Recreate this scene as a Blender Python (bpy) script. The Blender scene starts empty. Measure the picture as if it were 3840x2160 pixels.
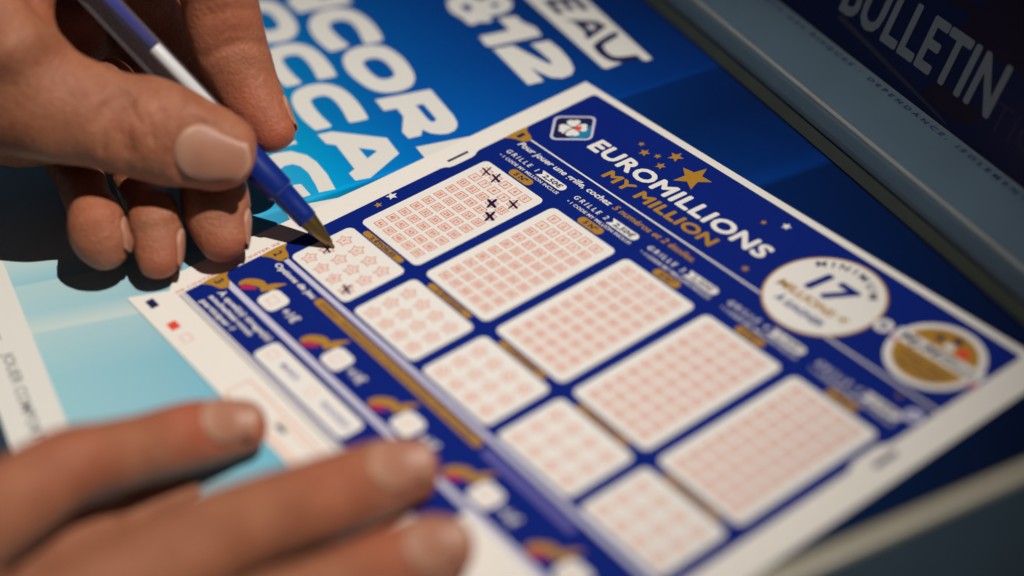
import bpy, bmesh, math, random
import numpy as np
from mathutils import Matrix, Vector

sc = bpy.context.scene
col = sc.collection
MM = 0.001                      # everything below is measured in millimetres
random.seed(4); rng = np.random.default_rng(4)

# ------------------------------------------------------------------ camera
CAM = np.array([355.00, -228.25, 289.92])
XR = np.array([0.598926, 0.796827, -0.079717])      # camera right
UP = np.array([-0.461208, 0.424606, 0.779100])      # camera up
ZF = np.array([-0.654656, 0.429857, -0.621810])     # viewing direction
FPX = 6404.3                                         # focal length in photo pixels (3840 wide)
cd = bpy.data.cameras.new('camera'); cam = bpy.data.objects.new('camera', cd); col.objects.link(cam)
cam.matrix_world = Matrix(((XR[0], UP[0], -ZF[0], CAM[0]*MM), (XR[1], UP[1], -ZF[1], CAM[1]*MM),
                           (XR[2], UP[2], -ZF[2], CAM[2]*MM), (0, 0, 0, 1)))
cd.sensor_width = 36.0; cd.lens = FPX/3840*36.0
cd.clip_start = 0.01; cd.clip_end = 20.0
cd.dof.use_dof = True; cd.dof.focus_distance = 0.502; cd.dof.aperture_fstop = 3.3; cd.dof.aperture_blades = 0
sc.camera = cam

# ------------------------------------------------------------------ light
w = bpy.data.worlds.new('World'); sc.world = w; w.use_nodes = True
bg = w.node_tree.nodes['Background']; bg.inputs[0].default_value = (0.50, 0.68, 1.0, 1); bg.inputs[1].default_value = 0.034
LDIR = Vector((0.387, 0.176, 0.903)).normalized()
ld = bpy.data.lights.new('shop_spotlight', 'SPOT'); lo = bpy.data.objects.new('shop_spotlight', ld); col.objects.link(lo)
aim = Vector((-0.01, -0.085, 0.0)); lo.location = aim + LDIR*1.9
lo.rotation_euler = (-LDIR).to_track_quat('-Z', 'Y').to_euler()
ld.energy = 158.0; ld.color = (1.0, 0.935, 0.85); ld.shadow_soft_size = 0.012
ld.spot_size = math.radians(16.5); ld.spot_blend = 1.0
sc.view_settings.view_transform = 'Standard'; sc.view_settings.look = 'None'
sc.view_settings.exposure = 0.0; sc.view_settings.gamma = 1.0; sc.view_settings.use_curve_mapping = False
sc.render.engine = 'CYCLES'
sc.cycles.use_denoising = True
sc.cycles.max_bounces = 10; sc.cycles.transparent_max_bounces = 12

# ------------------------------------------------------------------ helpers
def s2l(r, g, b):
    f = lambda c: (c/255/12.92) if c/255 <= 0.04045 else ((c/255+0.055)/1.055)**2.4
    return (f(r), f(g), f(b))

def ray(px, py): return XR*(px-1920)/FPX - UP*(py-1080)/FPX + ZF
def at_depth(px, py, d): return CAM + ray(px, py)*d
def depth_at_height(px, py, h): return (h-CAM[2])/ray(px, py)[2]

def mat(name, color, rough=0.5, spec=0.5, metal=0.0, noise=0.0, nscale=300, bump=0.0, bscale=900, coat=0.0):
    m = bpy.data.materials.new(name); m.use_nodes = True
    nt = m.node_tree; b = nt.nodes['Principled BSDF']
    b.inputs['Base Color'].default_value = (*color, 1); b.inputs['Roughness'].default_value = rough
    b.inputs['Specular IOR Level'].default_value = spec; b.inputs['Metallic'].default_value = metal
    b.inputs['Coat Weight'].default_value = coat
    tc = nt.nodes.new('ShaderNodeTexCoord')
    if noise:
        n = nt.nodes.new('ShaderNodeTexNoise'); n.inputs['Scale'].default_value = nscale; n.inputs['Detail'].default_value = 5
        nt.links.new(tc.outputs['Object'], n.inputs['Vector'])
        mp = nt.nodes.new('ShaderNodeMapRange'); mp.inputs[3].default_value = 1-noise; mp.inputs[4].default_value = 1+noise
        nt.links.new(n.outputs['Fac'], mp.inputs[0])
        mx = nt.nodes.new('ShaderNodeVectorMath'); mx.operation = 'SCALE'; mx.inputs[0].default_value = color
        nt.links.new(mp.outputs[0], mx.inputs['Scale']); nt.links.new(mx.outputs[0], b.inputs['Base Color'])
    if bump:
        n2 = nt.nodes.new('ShaderNodeTexNoise'); n2.inputs['Scale'].default_value = bscale; n2.inputs['Detail'].default_value = 4
        nt.links.new(tc.outputs['Object'], n2.inputs['Vector'])
        bp = nt.nodes.new('ShaderNodeBump'); bp.inputs['Strength'].default_value = bump; bp.inputs['Distance'].default_value = 0.0004
        nt.links.new(n2.outputs['Fac'], bp.inputs['Height']); nt.links.new(bp.outputs[0], b.inputs['Normal'])
    return m

M = {}
M['paper'] = mat('paper', (0.80, 0.765, 0.71), 0.55, 0.35, noise=0.03, nscale=700, bump=0.05, bscale=2500)
M['blue'] = mat('blue_ink', (0.001, 0.0135, 0.178), 0.6, 0.16, noise=0.10, nscale=500, bump=0.04, bscale=2500)
M['white'] = mat('white_print', (0.80, 0.775, 0.735), 0.5, 0.35, noise=0.03, nscale=700)
M['gold'] = mat('gold_ink', (0.42, 0.215, 0.022), 0.42, 0.5, noise=0.12, nscale=900)
M['navy'] = mat('navy_ink', (0.010, 0.012, 0.075), 0.5, 0.3)
M['rose'] = mat('rose_ink', (0.64, 0.155, 0.085), 0.55, 0.3)
M['pink'] = mat('pink_ink', (0.80, 0.46, 0.37), 0.55, 0.3)
M['blush'] = mat('blush_tint', (0.80, 0.665, 0.605), 0.55, 0.3)
M['red'] = mat('red_ink', (0.75, 0.065, 0.035), 0.5, 0.3)
M['magenta'] = mat('magenta_ink', (0.42, 0.02, 0.09), 0.5, 0.3)
M['lav'] = mat('lavender_ink', (0.56, 0.55, 0.72), 0.5, 0.3)
M['violet'] = mat('violet_ink', (0.12, 0.11, 0.36), 0.5, 0.3)
M['teal'] = mat('teal_ink', (0.01, 0.22, 0.42), 0.5, 0.3)
M['ink'] = mat('pen_ink', (0.012, 0.006, 0.05), 0.35, 0.5)
M['grey_ink'] = mat('grey_ink', (0.20, 0.20, 0.21), 0.5, 0.3)
M['poster_white'] = mat('poster_white', (0.74, 0.73, 0.69), 0.35, 0.5, noise=0.02, nscale=500)
M['counter'] = mat('counter_laminate', (0.020, 0.040, 0.058), 0.45, 0.5, noise=0.15, nscale=120)
M['rim'] = mat('rim_plastic', (0.34, 0.31, 0.24), 0.4, 0.5, noise=0.08, nscale=150)
M['ledge'] = mat('ledge_plastic', (0.085, 0.130, 0.175), 0.33, 0.5, noise=0.14, nscale=60, bump=0.03, bscale=200)
M['ledge_edge'] = mat('ledge_edge_plastic', (0.24, 0.27, 0.27), 0.25, 0.6, noise=0.1, nscale=80)
M['gasket'] = mat('gasket_rubber', (0.085, 0.105, 0.085), 0.5, 0.4, noise=0.2, nscale=90)
M['label'] = mat('label_print', (0.003, 0.008, 0.05), 0.3, 0.5, noise=0.3, nscale=40)
M['label_text'] = mat('label_lettering', (0.17, 0.20, 0.225), 0.4, 0.4, noise=0.1, nscale=90)
M['label_line'] = mat('label_line', (0.03, 0.03, 0.06), 0.4, 0.4)
M['label_maroon'] = mat('label_maroon', (0.012, 0.006, 0.022), 0.3, 0.5, noise=0.4, nscale=60)

for k_, sc_ in (('ledge', 0.012), ('ledge_edge', 0.006)):
    b_ = M[k_].node_tree.nodes['Principled BSDF']; b_.inputs['Subsurface Weight'].default_value = 0.9
    b_.inputs['Subsurface Radius'].default_value = (0.8, 1.0, 1.0); b_.inputs['Subsurface Scale'].default_value = sc_

def link(name, me, m, parent=None, loc=None):
    o = bpy.data.objects.new(name, me); col.objects.link(o)
    if m is not None and len(me.materials) == 0: me.materials.append(m)
    if parent is not None: o.parent = parent
    if loc is not None: o.location = loc
    return o

def tag(o, label, cat=None, group=None, kind=None):
    o['label'] = label
    if cat: o['category'] = cat
    if group: o['group'] = group
    if kind: o['kind'] = kind
    return o

def empty(name, loc=(0, 0, 0), rz=0.0):
    o = bpy.data.objects.new(name, None); o.empty_display_size = 0.01; col.objects.link(o)
    o.location = loc; o.rotation_euler = (0, 0, rz); return o

def pydata(name, v, f, smooth=False):
    me = bpy.data.meshes.new(name); me.from_pydata([tuple(x) for x in v], [], f); me.update()
    if smooth:
        for p in me.polygons: p.use_smooth = True
    return me

def shape(loops, z=0.0, name='print'):
    """flat filled outline(s), holes allowed, in millimetres -> mesh at height z (mm)"""
    cu = bpy.data.curves.new(name, 'CURVE'); cu.dimensions = '2D'; cu.fill_mode = 'BOTH'
    for lp in loops:
        sp = cu.splines.new('POLY'); sp.points.add(len(lp)-1); sp.use_cyclic_u = True
        for q, (x, y) in zip(sp.points, lp): q.co = (x, y, 0, 1)      # millimetre units keep the filler robust
    ob = bpy.data.objects.new(name, cu); col.objects.link(ob)
    dg = bpy.context.evaluated_depsgraph_get()
    me = bpy.data.meshes.new_from_object(ob.evaluated_get(dg))
    bpy.data.objects.remove(ob); bpy.data.curves.remove(cu)
    fix(me, z)
    return me

def fix(me, z):
    n = len(me.vertices); a = np.empty(n*3, np.float32); me.vertices.foreach_get('co', a); a = a.reshape(-1, 3)
    a[:, :2] *= MM; a[:, 2] = z*MM
    me.vertices.foreach_set('co', a.ravel())
    me.materials.clear()
    bm = bmesh.new(); bm.from_mesh(me)
    for f in bm.faces:
        if f.normal.z < 0: f.normal_flip()
    bm.to_mesh(me); bm.free(); me.update()

def joined(parts, name='print'):
    v = []; f = []
    for me in parts:
        o = len(v); v += [tuple(x.co) for x in me.vertices]; f += [[i+o for i in p.vertices] for p in me.polygons]
    return pydata(name, v, f)

def rrect(x0, x1, y0, y1, r, n=6):
    pts = []
    for cx, cy, a0 in ((x1-r, y1-r, 0), (x0+r, y1-r, 90), (x0+r, y0+r, 180), (x1-r, y0+r, 270)):
        for i in range(n+1):
            a = math.radians(a0+90*i/n); pts.append((cx+r*math.cos(a), cy+r*math.sin(a)))
    return pts

def rect(x0, x1, y0, y1): return [(x0, y0), (x1, y0), (x1, y1), (x0, y1)]
def circ(cx, cy, r, n=48): return [(cx+r*math.cos(2*math.pi*i/n), cy+r*math.sin(2*math.pi*i/n)) for i in range(n)]
def star(cx, cy, r, k=0.45, rot=90, n=5):
    return [(cx+(r if i % 2 == 0 else r*k)*math.cos(math.radians(rot+180*i/n)), cy+(r if i % 2 == 0 else r*k)*math.sin(math.radians(rot+180*i/n))) for i in range(2*n)]
def smooth_loop(p, n=4):
    p = np.array(p, float); N = len(p); out = []
    for i in range(N):
        a, b, c, d = p[i-1], p[i], p[(i+1) % N], p[(i+2) % N]
        for k in range(n):
            t = k/n; out.append(tuple(0.5*((2*b)+(-a+c)*t+(2*a-5*b+4*c-d)*t*t+(-a+3*b-3*c+d)*t**3)))
    return out

def fat_text(body, x0, x1, base, cap, z, fat, **k):
    """heavy lettering: the outline thickened by overlapping copies a hair apart in height"""
    parts = []
    for q in range(9):
        a = 2*math.pi*q/8; r = fat if q < 8 else 0
        me = text(body, x0+fat, x1-fat, base+fat, cap-2*fat, z+0.0015*q, **k)
        for v in me.vertices: v.co.x += r*math.cos(a)*MM; v.co.y += r*math.sin(a)*MM
        parts.append(me)
    return joined(parts)

def text(body, x0, x1, base, cap, z, bold=0.0, shear=0.0, spacing=1.0, rot=0.0, arc=None, res=3):
    """lettering fitted between x0 and x1 with the given capital height (mm)"""
    cu = bpy.data.curves.new('t', 'FONT'); cu.body = body; cu.size = 10; cu.offset = bold; cu.shear = shear
    cu.space_character = spacing; cu.resolution_u = res; cu.fill_mode = 'FRONT'
    ob = bpy.data.objects.new('t', cu); col.objects.link(ob)
    cu.offset = 0.0; dg = bpy.context.evaluated_depsgraph_get(); bb = np.array(ob.evaluated_get(dg).bound_box); cu.offset = bold
    dg = bpy.context.evaluated_depsgraph_get(); dg.update()
    me = bpy.data.meshes.new_from_object(ob.evaluated_get(dg))
    bpy.data.objects.remove(ob)
    n = len(me.vertices); a = np.empty(n*3, np.float32); me.vertices.foreach_get('co', a); a = a.reshape(-1, 3)
    mg = max(bold, 0)*1.2+0.02
    for q in (0, 1): a[:, q] = np.clip(a[:, q], bb[:, q].min()-mg, bb[:, q].max()+mg)      # trims stray miter spikes
    ref = cap_height(bold)
    xs = (x1-x0)/max(a[:, 0].max()-a[:, 0].min(), 1e-6); ys = cap/ref
    a[:, 0] = (a[:, 0]-a[:, 0].min())*xs; a[:, 1] = (a[:, 1]+bold)*ys
    if arc is not None:                                  # (cx, cy, r): centred on the top of a circle
        cx, cy, r = arc; w_ = x1-x0
        th = math.pi/2-(a[:, 0]-w_/2)/r; rr = r+a[:, 1]
        a[:, 0] = cx+rr*np.cos(th); a[:, 1] = cy+rr*np.sin(th)
    else:
        c, s = math.cos(rot), math.sin(rot); X = a[:, 0]*c-a[:, 1]*s; Y = a[:, 0]*s+a[:, 1]*c
        a[:, 0] = x0+X; a[:, 1] = base+Y
    me.vertices.foreach_set('co', a.ravel()); fix(me, z)
    return me
_cap = {}
def cap_height(bold):
    if bold not in _cap:
        cu = bpy.data.curves.new('t', 'FONT'); cu.body = 'H'; cu.size = 10; cu.offset = bold
        ob = bpy.data.objects.new('t', cu); col.objects.link(ob)
        me = bpy.data.meshes.new_from_object(ob.evaluated_get(bpy.context.evaluated_depsgraph_get()))
        ys = [v.co.y for v in me.vertices]; bpy.data.objects.remove(ob); _cap[bold] = max(ys)-min(ys)
    return _cap[bold]

def box_mesh(x0, x1, y0, y1, z0, z1, name='box', bev=0.0):
    bm = bmesh.new()
    vs = [bm.verts.new((x*MM, y*MM, z*MM)) for z in (z0, z1) for x, y in ((x0, y0), (x1, y0), (x1, y1), (x0, y1))]
    for f in ((3, 2, 1, 0), (4, 5, 6, 7), (0, 1, 5, 4), (1, 2, 6, 5), (2, 3, 7, 6), (3, 0, 4, 7)): bm.faces.new([vs[i] for i in f])
    if bev: bmesh.ops.bevel(bm, geom=bm.edges[:], offset=bev*MM, segments=3, profile=0.5, affect='EDGES')
    me = bpy.data.meshes.new(name); bm.to_mesh(me); bm.free(); return me

# ------------------------------------------------------------------ counter, poster tray (poster frame: rotated -11.6 degrees)
ROT = math.radians(-11.6)
ZP = -0.35                                     # poster surface below the slip's underside
def in_poster_frame(o): o.rotation_euler = (0, 0, ROT); return o

c = link('counter_top', box_mesh(-700, 900, -700, 700, -26, -2.0), M['counter']); in_poster_frame(c); c['kind'] = 'structure'
tray = empty('display_tray'); in_poster_frame(tray)
tag(tray, 'beige plastic rim of the flat display tray that holds the blue poster', 'tray')
# rounded lip along the right edge of the tray
prof = [(174.0, -2.0), (174.1, -0.62), (174.8, -0.30), (176.0, -0.18), (177.4, -0.15), (178.8, -0.25), (179.8, -0.7), (180.1, -2.0)]
def extrude_profile(prof, lo_, hi_, axis):
    v = []; n = len(prof)
    for q in (lo_, hi_):
        for a, z in prof: v.append(((a*MM, q*MM, z*MM) if axis == 'y' else (q*MM, a*MM, z*MM)))
    f = [(i, (i+1) % n, n+(i+1) % n, n+i) for i in range(n)] + [tuple(range(n)), tuple(range(2*n-1, n-1, -1))]
    me = pydata('profile', v, f); bm = bmesh.new(); bm.from_mesh(me); bmesh.ops.recalc_face_normals(bm, faces=bm.faces[:]); bm.to_mesh(me); bm.free()
    return me
link('rim', extrude_profile(prof, -160, 89.3, 'y'), M['rim'], tray)
link('base', box_mesh(-300, 173.9, -158, 89.3, -1.98, ZP-0.25), M['counter'], tray)

# poster print: blue that pales towards the bottom, with upright printed beams
def poster_material():
    m = bpy.data.materials.new('poster_print'); m.use_nodes = True; nt = m.node_tree; N = nt.nodes; L = nt.links
    b = N['Principled BSDF']; b.inputs['Roughness'].default_value = 0.32; b.inputs['Specular IOR Level'].default_value = 0.45
    tc = N.new('ShaderNodeTexCoord'); sx = N.new('ShaderNodeSeparateXYZ'); L.new(tc.outputs['Object'], sx.inputs[0])
    def rng_(inp, a, b_, lo_=0.0, hi_=1.0):
        r = N.new('ShaderNodeMapRange'); L.new(inp, r.inputs[0]); r.inputs[1].default_value = a; r.inputs[2].default_value = b_
        r.inputs[3].default_value = lo_; r.inputs[4].default_value = hi_; return r.outputs[0]
    def ramp(inp, stops, interp='LINEAR'):
        r = N.new('ShaderNodeValToRGB'); r.color_ramp.interpolation = interp; L.new(inp, r.inputs[0])
        e = r.color_ramp.elements
        while len(e) < len(stops): e.new(0.5)
        for q, (p, c_) in zip(e, stops): q.position = p; q.color = (*c_, 1)
        return r.outputs[0]
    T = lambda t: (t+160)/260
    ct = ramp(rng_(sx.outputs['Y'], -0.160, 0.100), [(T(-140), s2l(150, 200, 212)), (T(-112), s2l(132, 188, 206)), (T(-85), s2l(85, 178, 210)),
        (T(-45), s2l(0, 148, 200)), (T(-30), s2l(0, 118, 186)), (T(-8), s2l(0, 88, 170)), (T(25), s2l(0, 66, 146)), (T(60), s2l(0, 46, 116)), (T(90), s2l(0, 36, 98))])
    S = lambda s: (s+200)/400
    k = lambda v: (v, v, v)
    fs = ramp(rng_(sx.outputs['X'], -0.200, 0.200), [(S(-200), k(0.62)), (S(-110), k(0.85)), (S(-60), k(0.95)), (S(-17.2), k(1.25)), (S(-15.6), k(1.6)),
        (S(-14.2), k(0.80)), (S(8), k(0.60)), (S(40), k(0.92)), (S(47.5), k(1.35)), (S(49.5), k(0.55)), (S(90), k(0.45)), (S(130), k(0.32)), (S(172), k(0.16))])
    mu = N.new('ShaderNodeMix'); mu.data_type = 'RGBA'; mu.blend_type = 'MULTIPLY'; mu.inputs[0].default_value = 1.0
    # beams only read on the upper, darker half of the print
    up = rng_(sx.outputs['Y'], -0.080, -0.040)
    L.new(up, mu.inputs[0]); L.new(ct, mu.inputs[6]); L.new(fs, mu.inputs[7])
    # pale beam in the lower left
    a = N.new('ShaderNodeMath'); a.operation = 'MULTIPLY_ADD'; L.new(sx.outputs['Y'], a.inputs[0]); a.inputs[1].default_value = -0.23; L.new(sx.outputs['X'], a.inputs[2])
    # a = x - 0.23*y ; edge at x=4.2,y=-137.8 -> 35.9 mm
    e1 = ramp(rng_(a.outputs[0], -0.060, 0.060), [(0.0, k(0.2)), (0.50, k(0.55)), (0.600, k(0.0)), (0.602, k(0.42)), (0.72, k(0.22)), (0.795, k(0.75)), (0.803, k(0.34)), (0.98, k(0.05))])
    lowm = rng_(sx.outputs['Y'], -0.075, -0.112)
    mm_ = N.new('ShaderNodeMath'); mm_.operation = 'MULTIPLY'; L.new(e1, mm_.inputs[0]); L.new(lowm, mm_.inputs[1])
    mx = N.new('ShaderNodeMix'); mx.data_type = 'RGBA'; L.new(mm_.outputs[0], mx.inputs[0]); L.new(mu.outputs[2], mx.inputs[6]); mx.inputs[7].default_value = (0.66, 0.72, 0.66, 1)
    L.new(mx.outputs[2], b.inputs['Base Color'])
    return m
poster = empty('poster'); in_poster_frame(poster); poster.location = (0, 0, ZP*MM)
tag(poster, 'blue printed poster with big white capitals lying under the play slip', 'poster')
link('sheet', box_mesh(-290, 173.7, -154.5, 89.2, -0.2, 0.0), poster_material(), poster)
PZ = 0.02
def pl(name, loops, m='poster_white', z=PZ): return link(name, shape(loops, z), M[m], poster)
C1 = [(-91.8,3.1),(-100.9,3.9),(-109.3,3.1),(-116.3,0.6),(-120.2,-3.6),(-120.8,-8.7),(-118.4,-12.8),(-113.8,-15.4),(-108.3,-16.5),(-101.0,-16.5),(-93.8,-15.4),(-92.8,-14.4),(-92.7,-9.6),(-94.4,-8.6),(-98.3,-9.3),(-105.4,-9.9),(-109.6,-9.5),(-111.3,-8.2),(-111.6,-5.7),(-109.7,-3.3),(-106.2,-2.1),(-100.4,-2.2),(-92.6,-3.3),(-90.8,-2.6),(-90.0,1.3)]
O1 = [(-85.0,-13.8),(-89.1,-11.1),(-90.6,-7.1),(-89.4,-2.3),(-85.6,1.6),(-78.7,3.5),(-71.5,3.9),(-64.4,3.2),(-60.3,1.7),(-57.5,-0.9),(-57.0,-5.1),(-59.1,-9.7),(-63.7,-12.6),(-70.8,-14.3),(-78.1,-14.9)]
O1i = [(-79.6,-8.7),(-81.3,-7.1),(-80.9,-4.2),(-78.3,-2.3),(-73.6,-1.7),(-68.5,-2.0),(-66.5,-3.1),(-66.0,-5.0),(-67.1,-7.2),(-69.8,-8.3),(-75.0,-8.9)]
def shift(p, dx, dy): return [(x+dx, y+dy) for x, y in p]
C3 = [(-48.1,-19.5),(-56.3,-19.0),(-64.4,-19.5),(-70.3,-21.1),(-74.9,-24.5),(-76.6,-29.4),(-75.6,-33.9),(-72.0,-36.6),(-66.3,-37.8),(-58.6,-37.8),(-50.8,-36.6),(-49.8,-35.8),(-49.2,-32.2),(-50.2,-31.2),(-56.1,-31.9),(-62.7,-32.2),(-67.0,-31.8),(-68.4,-30.4),(-68.2,-27.6),(-66.2,-25.7),(-61.3,-24.9),(-54.5,-25.1),(-49.1,-25.6),(-48.0,-24.8),(-47.2,-20.6)]
for nm, lp in (('letter', [smooth_loop(C1)]), ('letter', [smooth_loop(O1), smooth_loop(O1i)]), ('letter', [smooth_loop(C3)]), ('letter', [smooth_loop(shift(C3, -30.0, 0.6))]),
               ('letter', [smooth_loop(shift(O1, -51.5, -22.3)), smooth_loop(shift(O1i, -51.5, -22.3))]),
               ('letter', [[(-153,-16.5),(-146,-16.5),(-143.5,-6),(-134,-16.5),(-124.2,-15.6),(-120.2,3.2),(-127.6,3.2),(-129.8,-6.5),(-139,3.2),(-148.5,3.2)]]),
               ('letter', [[(-56.4,-13.6),(-52.5,4.1),(-34.1,4.2)]+[(-30.3,3.7),(-27.8,2.7),(-26.1,0.9),(-25.7,-1.4),(-26.8,-3.9),(-28.9,-6.0)]+[(-32.1,-7.4),(-29.2,-9.0),(-29.8,-13.0),(-34.3,-13.3),(-42.3,-9.6),(-47.7,-9.5),(-48.8,-13.6)],
                           [(-46.3,-3.7),(-45.6,-1.3),(-35.9,-1.2),(-34.6,-1.6),(-34.2,-2.6),(-35.0,-3.4),(-37.0,-3.6)]]),
               ('letter', [[(-24.2,-12.9),(-20.5,4.5),(3,4.5),(2.2,0.2),(-13,0.2),(-13.6,-2.4),(0,-2.4),(-0.8,-6.2),(-14.4,-6.2),(-15,-8.8),(0.4,-8.8),(-0.5,-12.9)]]),
               ('letter', [[(-47.3,-36.8),(-46.5,-32.3),(-33.7,-18.7),(-23.7,-18.7),(-16.2,-31.2),(-17.3,-35.6),(-21.9,-35.9),(-23.2,-33.6),(-38.5,-33.8),(-41.0,-36.2)], [(-33.3,-28.4),(-29.8,-24.7),(-28.5,-24.1),(-26.4,-28.1)]]),
               ('letter', [smooth_loop(shift(C3, 63.5, 1.5))]),
               ('letter', [[(-16.3,-42.4),(-25.2,-41.8),(-33.2,-42.3),(-38.3,-43.7),(-43.0,-47.2),(-44.5,-52.0),(-43.4,-56.6),(-39.5,-59.5),(-33.0,-60.5),(-19.0,-59.2),(-17.6,-52.6),(-17.4,-49.9),(-24.4,-50.5),(-25.2,-52.6),(-23.0,-54.8),(-30.5,-55.2),(-35.0,-54.0),(-36.4,-51.6),(-35.9,-49.0),(-33.5,-47.4),(-28.8,-46.5),(-21.6,-46.8),(-17.3,-47.3)]]),
               ('letter', [[(-15.4,-59.5),(-11.2,-41.3),(10,-41.3),(9,-46),(-3,-46),(-6,-59.5)]]),
               ('letter', [[(-72,-60),(-68.5,-44),(-59,-44),(-50,-53),(-48,-44),(-41.5-4.5,-44),(-49,-60.4),(-56,-60.4),(-63,-52),(-65,-60)]]),
               ('numeral', [[(-82.0,42.0),(-79.7,47.6),(-74.5,47.8),(-69.0,49.9),(-63.3,49.4),(-66.2,32.0),(-67.8,30.8),(-74.2,31.4),(-72.3,41.8),(-75.9,41.9)]]),
               ('numeral', [[(-64.3,31.9),(-62.8,38.4),(-56.1,40.2),(-47.5,42.8),(-44.6,43.9),(-47.0,44.8),(-55.1,44.4),(-60.2,43.9),(-58.9,49.9),(-51.7,50.6),(-44.2,50.2),(-38.5,48.9),(-35.8,46.7),(-35.5,43.2),(-37.8,40.4),(-42.6,38.5),(-47.2,37.4),(-37.1,37.3),(-37.8,32.1)]]),
               ('ampersand', [smooth_loop([(-104,36),(-103.2,32.6),(-99.1,30.7),(-94.3,30.2),(-89.3,31.5),(-84.5,31.7),(-82.7,33.1),(-83.2,35.2),(-81.4,38.6),(-82.9,40.1),(-85.0,39.7),(-84.1,43.4),(-84.5,46.7),(-86.4,49.2),(-90.6,50.8),(-95.5,49.4),(-97.0,45.2),(-96.8,42.0),(-101.5,40.0)]),
                              [(-97.4,35.0),(-96.4,37.4),(-92.6,37.4),(-91.6,35.0),(-94.5,34.2)], [(-92.6,43.6),(-92.0,46.0),(-89.4,46.0),(-89.2,43.8)]])):
    pl(nm, lp)
pl('price_banner', [[(-110,55.5),(-34.3,57.1),(-32.8,57.9),(-33.1,62.7),(-35.2,66.5),(-34.6,69.8),(-30.2,70.6),(-30.1,73.2),(-106,73.2)]])
for lp in ([[(-68.8,60.3),(-61.7,69.3),(-56.7,70.6),(-52.3,61.3),(-55.8,61.5),(-56.4,62.6),(-65.4,62.2)], [(-61.4,65.0),(-59.9,67.2),(-58.0,67.2),(-57.0,64.9)]],
           [smooth_loop([(-52.0,70.8),(-49.0,70.8),(-47.0,64.8),(-45.0,63.2),(-41.2,62.8),(-38.2,63.6),(-36.5,66.0),(-35.0,70.0),(-32.4,69.6),(-33.4,64.0),(-36.2,61.2),(-41.0,60.1),(-46.4,60.4),(-49.2,62.4)], 3)],
           [[(-84.5,60.2),(-81.0,71.0),(-70.0,71.0),(-70.9,68.6),(-78.6,68.6),(-79.3,66.8),(-72.3,66.8),(-73.1,64.6),(-80.0,64.6),(-80.7,62.5),(-72.2,62.5),(-73.0,60.2)]]):
    pl('letter', lp, 'navy', 0.04)
pl('border_strip', [[(-290, -154.45), (173.6, -154.45), (173.6, -139.4), (-290, -139.4)]], 'poster_white', 0.02)
for body, x0, x1 in (('DES RISQUES', -50, -12), ('–', -6, 2), ('JOUER COMPORTE', 8, 50)):
    link('small_print', text(body, x0, x1, -148.8, 3.0, 0.04, bold=0.12, shear=0.1), M['grey_ink'], poster)

# ------------------------------------------------------------------ raised ledge at the back with its sloping label panel
ledge = empty('display_ledge'); in_poster_frame(ledge)
tag(ledge, 'grey plastic ledge at the top right with a dark sloping label panel', 'ledge')
link('gasket_strip', extrude_profile([(89.5, -1.98), (89.4, 0.2), (91.2, 3.8), (92.0, 4.1), (98, 4.1), (98, -1.98)], -330, 330, 'x'), M['gasket'], ledge)
lp_ = [(91.6, 4.15), (91.3, 4.5), (92.0, 5.9), (94.2, 8.5), (94.9, 8.9), (95.6, 9.0), (118.2, 9.0), (118.2, 4.15)]
link('lip', extrude_profile(lp_, -330, 330, 'x'), M['ledge'], ledge)
link('lip_bead', extrude_profile([(95.0, 8.85), (95.2, 9.35), (95.9, 9.55), (96.6, 9.35), (96.9, 8.95)], -330, 330, 'x'), M['ledge_edge'], ledge)
th = math.radians(63)
panel = bpy.data.objects.new('label_panel', box_mesh(-330, 330, 0, 75, -3.0, 0.0)); col.objects.link(panel); panel.data.materials.append(M['label'])
panel.parent = ledge; panel.location = (0, 0.1184, 0.0091); panel.rotation_euler = (th, 0, 0)
def on_panel(name, me, m): return link(name, me, m, panel)
on_panel('word', fat_text('BULLETIN', 1.5, 75.6, 9.3, 16.3, 0.05, 0.5, spacing=1.06), M['label_text'])
on_panel('word', text('TION', 76.0, 108.0, 7.6, 8.0, 0.05, bold=-0.22), M['label_line'])
on_panel('stripe', shape([[(2, 7.0), (60, 1.0), (64, 0.6), (60, 2.0), (4, 8.8)]], 0.03), M['label_line'])
on_panel('tint', shape([[(50, 22), (120, 30), (130, 60), (60, 52)]], 0.02), M['label_maroon'])
on_panel('tint', shape([[(48, 3), (70, 4), (74, 10), (52, 10)]], 0.02), M['label_maroon'])
on_panel('tint', shape([[(-10, 28), (150, 36), (150, 39), (-10, 31)]], 0.024), M['label_maroon'])
link('warning_text', text('JOUER COMPORTE DES RISQUES : DEPENDANCE, ISOLEMENT', -71, 103, 114.9, 1.6, 9.03, bold=0.18, spacing=1.7), M['navy'], ledge)

# ------------------------------------------------------------------ play slip
slip = empty('play_slip')
tag(slip, 'blue and white lottery play slip with red number grids under the pen', 'play slip')
def sl(name, me, m, parent=slip): return link(name, me, M[m], parent)
outline = rrect(-19.4, 168.2, -110.2, 53.0, 0.4, 2)
outline = [(168.2, 53.0), (-18.6, 53.2), (-19.3, -30), (-20.8, -72), (-20.3, -95.4), (-14.6, -99.6), (-19.8, -109.6), (-19.2, -110.3), (60, -110.3), (168.6, -109.8)]
sh = shape([outline], 0.0); bm = bmesh.new(); bm.from_mesh(sh)
ret = bmesh.ops.extrude_face_region(bm, geom=bm.faces[:]); bmesh.ops.translate(bm, verts=[g for g in ret['geom'] if isinstance(g, bmesh.types.BMVert)], vec=(0, 0, -0.12*MM))
bmesh.ops.recalc_face_normals(bm, faces=bm.faces[:]); bm.to_mesh(sh); bm.free()
sl('sheet', sh, 'paper')
Z1, Z2, Z3, Z4, Z5 = 0.02, 0.04, 0.06, 0.08, 0.10
def P(name, loops, m, z=Z2, parent=slip): return sl(name, shape(loops, z), m, parent)
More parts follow.
